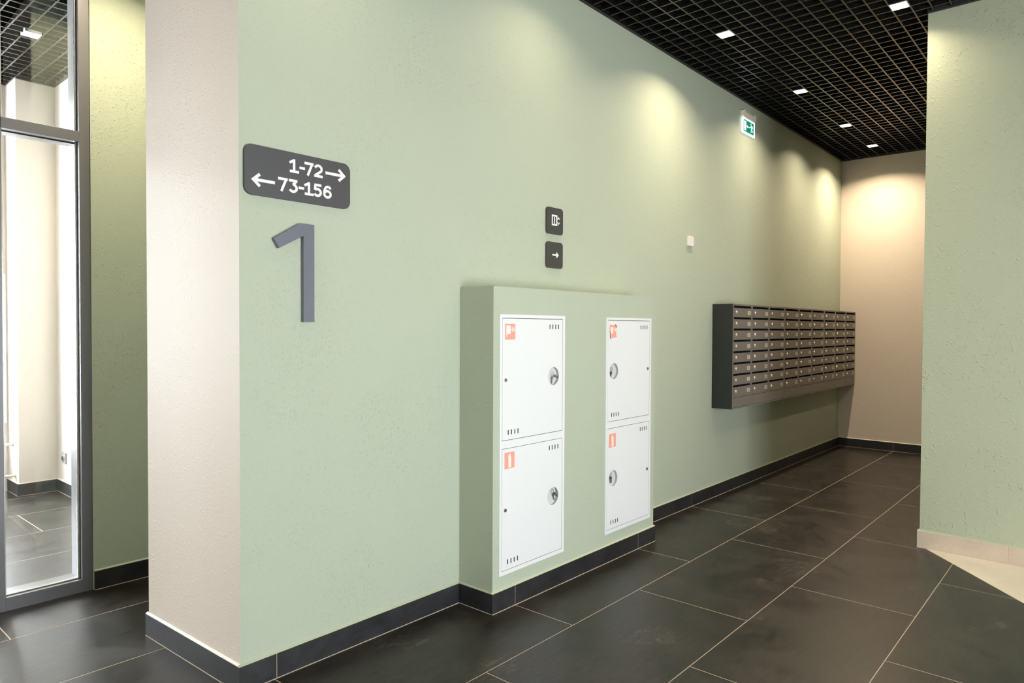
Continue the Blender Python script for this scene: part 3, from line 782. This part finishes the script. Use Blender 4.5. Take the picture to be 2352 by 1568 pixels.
t=thing('lift_sign','charcoal square plate with a white lift symbol, upper of two','sign',(3.262,D,1.961))
obj('plate', MB().prism(rrect(3.184,3.340,1.9605,2.1165,.019,7),YP,D-.0005,'y'), 'sign_grey2', t, bevel=.001, seg=1)
b=MB(); cx,cz=3.256,2.0425; w2,h2,tw=.0265,.0315,.0095
for a in ((cx-w2,cx+w2,cz+h2-tw,cz+h2),(cx-w2,cx+w2,cz-h2,cz-h2+tw),(cx-w2,cx-w2+tw,cz-h2+tw,cz+h2-tw),(cx+w2-tw,cx+w2,cz-h2+tw,cz+h2-tw),(cx-.0045,cx+.0045,cz-.0195,cz+.0195)):
    b.box(a[0],a[1],YP-.0008,YP,a[2],a[3])
for s in (1,-1):
    zc=cz+s*.0125
    for q in stroke([(3.2855,zc-s*.004),(3.2955,zc+s*.0065),(3.3055,zc-s*.004)],.006): b.prism(q,YP-.0008,YP,'y')
obj('symbol', b, 'print', t)
t=thing('arrow_sign','charcoal square plate with a white right arrow, lower of two','sign',(3.262,D,1.761))
obj('plate', MB().prism(rrect(3.184,3.340,1.7605,1.9145,.019,7),YP,D-.0005,'y'), 'sign_grey2', t, bevel=.001, seg=1)
b=MB(); arrow(b,3.2365,3.2955,1.8385,.0170,.0088,YP); obj('arrow', b, 'print', t)

t=thing('wall_sensor','small white plastic box alone on the green wall above the mailboxes','sensor',(4.99,D,2.048))
obj('housing', MB().box(4.948,5.031,2.5035,D-.0005,2.0485,2.1245), 'plastic', t, bevel=.003)
obj('lens', MB().tube([(4.989,2.5036,2.0865),(4.989,2.5028,2.0865)],.0022,10), 'socket', t)

# ------------------------------------------------------------------ exit sign
t=thing('exit_sign','lit green exit sign with a running figure and left arrow under the ceiling','exit sign',(6.07,D,3.13))
hx0,hx1,hy=5.931,6.214,2.4905
hs=MB().prism([(hx0,3.279),(hx0+.012,3.268),(hx1-.030,3.266),(hx1,3.290),(hx1,3.322),(hx1-.012,3.334),(hx1-.042,3.334),(hx1-.052,3.318),(hx0+.050,3.318),(hx0+.040,3.334),(hx0+.010,3.334),(hx0,3.324)],hy,D-.0005,'y',0,0)
obj('housing', hs, 'plastic_side', t, bevel=.0025)
px0,px1,pz0,pz1,py=5.9325,6.2105,3.134,3.2700,2.5030
obj('lit_panel', MB().box(px0,px1,py,py+.007,pz0,pz1), 'exit_white', t, bevel=.001, seg=1)
gx0,gx1,gz0,gz1=5.9605,6.1825,3.1515,3.2545
obj('green_field', MB().box(gx0,gx1,py-.0006,py,gz0,gz1), 'exit_green', t)
b=MB(); yy=py-.0006
b.box(5.9705,6.0145,yy-.0004,yy,3.1615,3.2435)
arrow(b,6.0970,6.0250,3.2040,.0150,.0080,yy,.0004)
b.prism(disc(6.1205,3.2380,.0085,16),yy-.0004,yy,'y')
for pts,w in (([(6.128,3.226),(6.138,3.198)],.017),([(6.120,3.224),(6.108,3.205)],.007),([(6.132,3.226),(6.156,3.221),(6.164,3.207)],.007),
              ([(6.137,3.200),(6.124,3.184),(6.122,3.164)],.009),([(6.140,3.200),(6.150,3.184),(6.163,3.176)],.009)):
    for q in stroke(pts,w): b.prism(q,yy-.0004,yy,'y')
o=obj('pictogram', b, 'exit_white', t); o['label']='white running figure, arrow and doorway'
obj('indicator', MB().box(5.9300,5.9335,2.506,2.514,3.256,3.266), 'exit_led', t)

for o in bpy.data.objects:
    if '_o' in o: del o['_o']
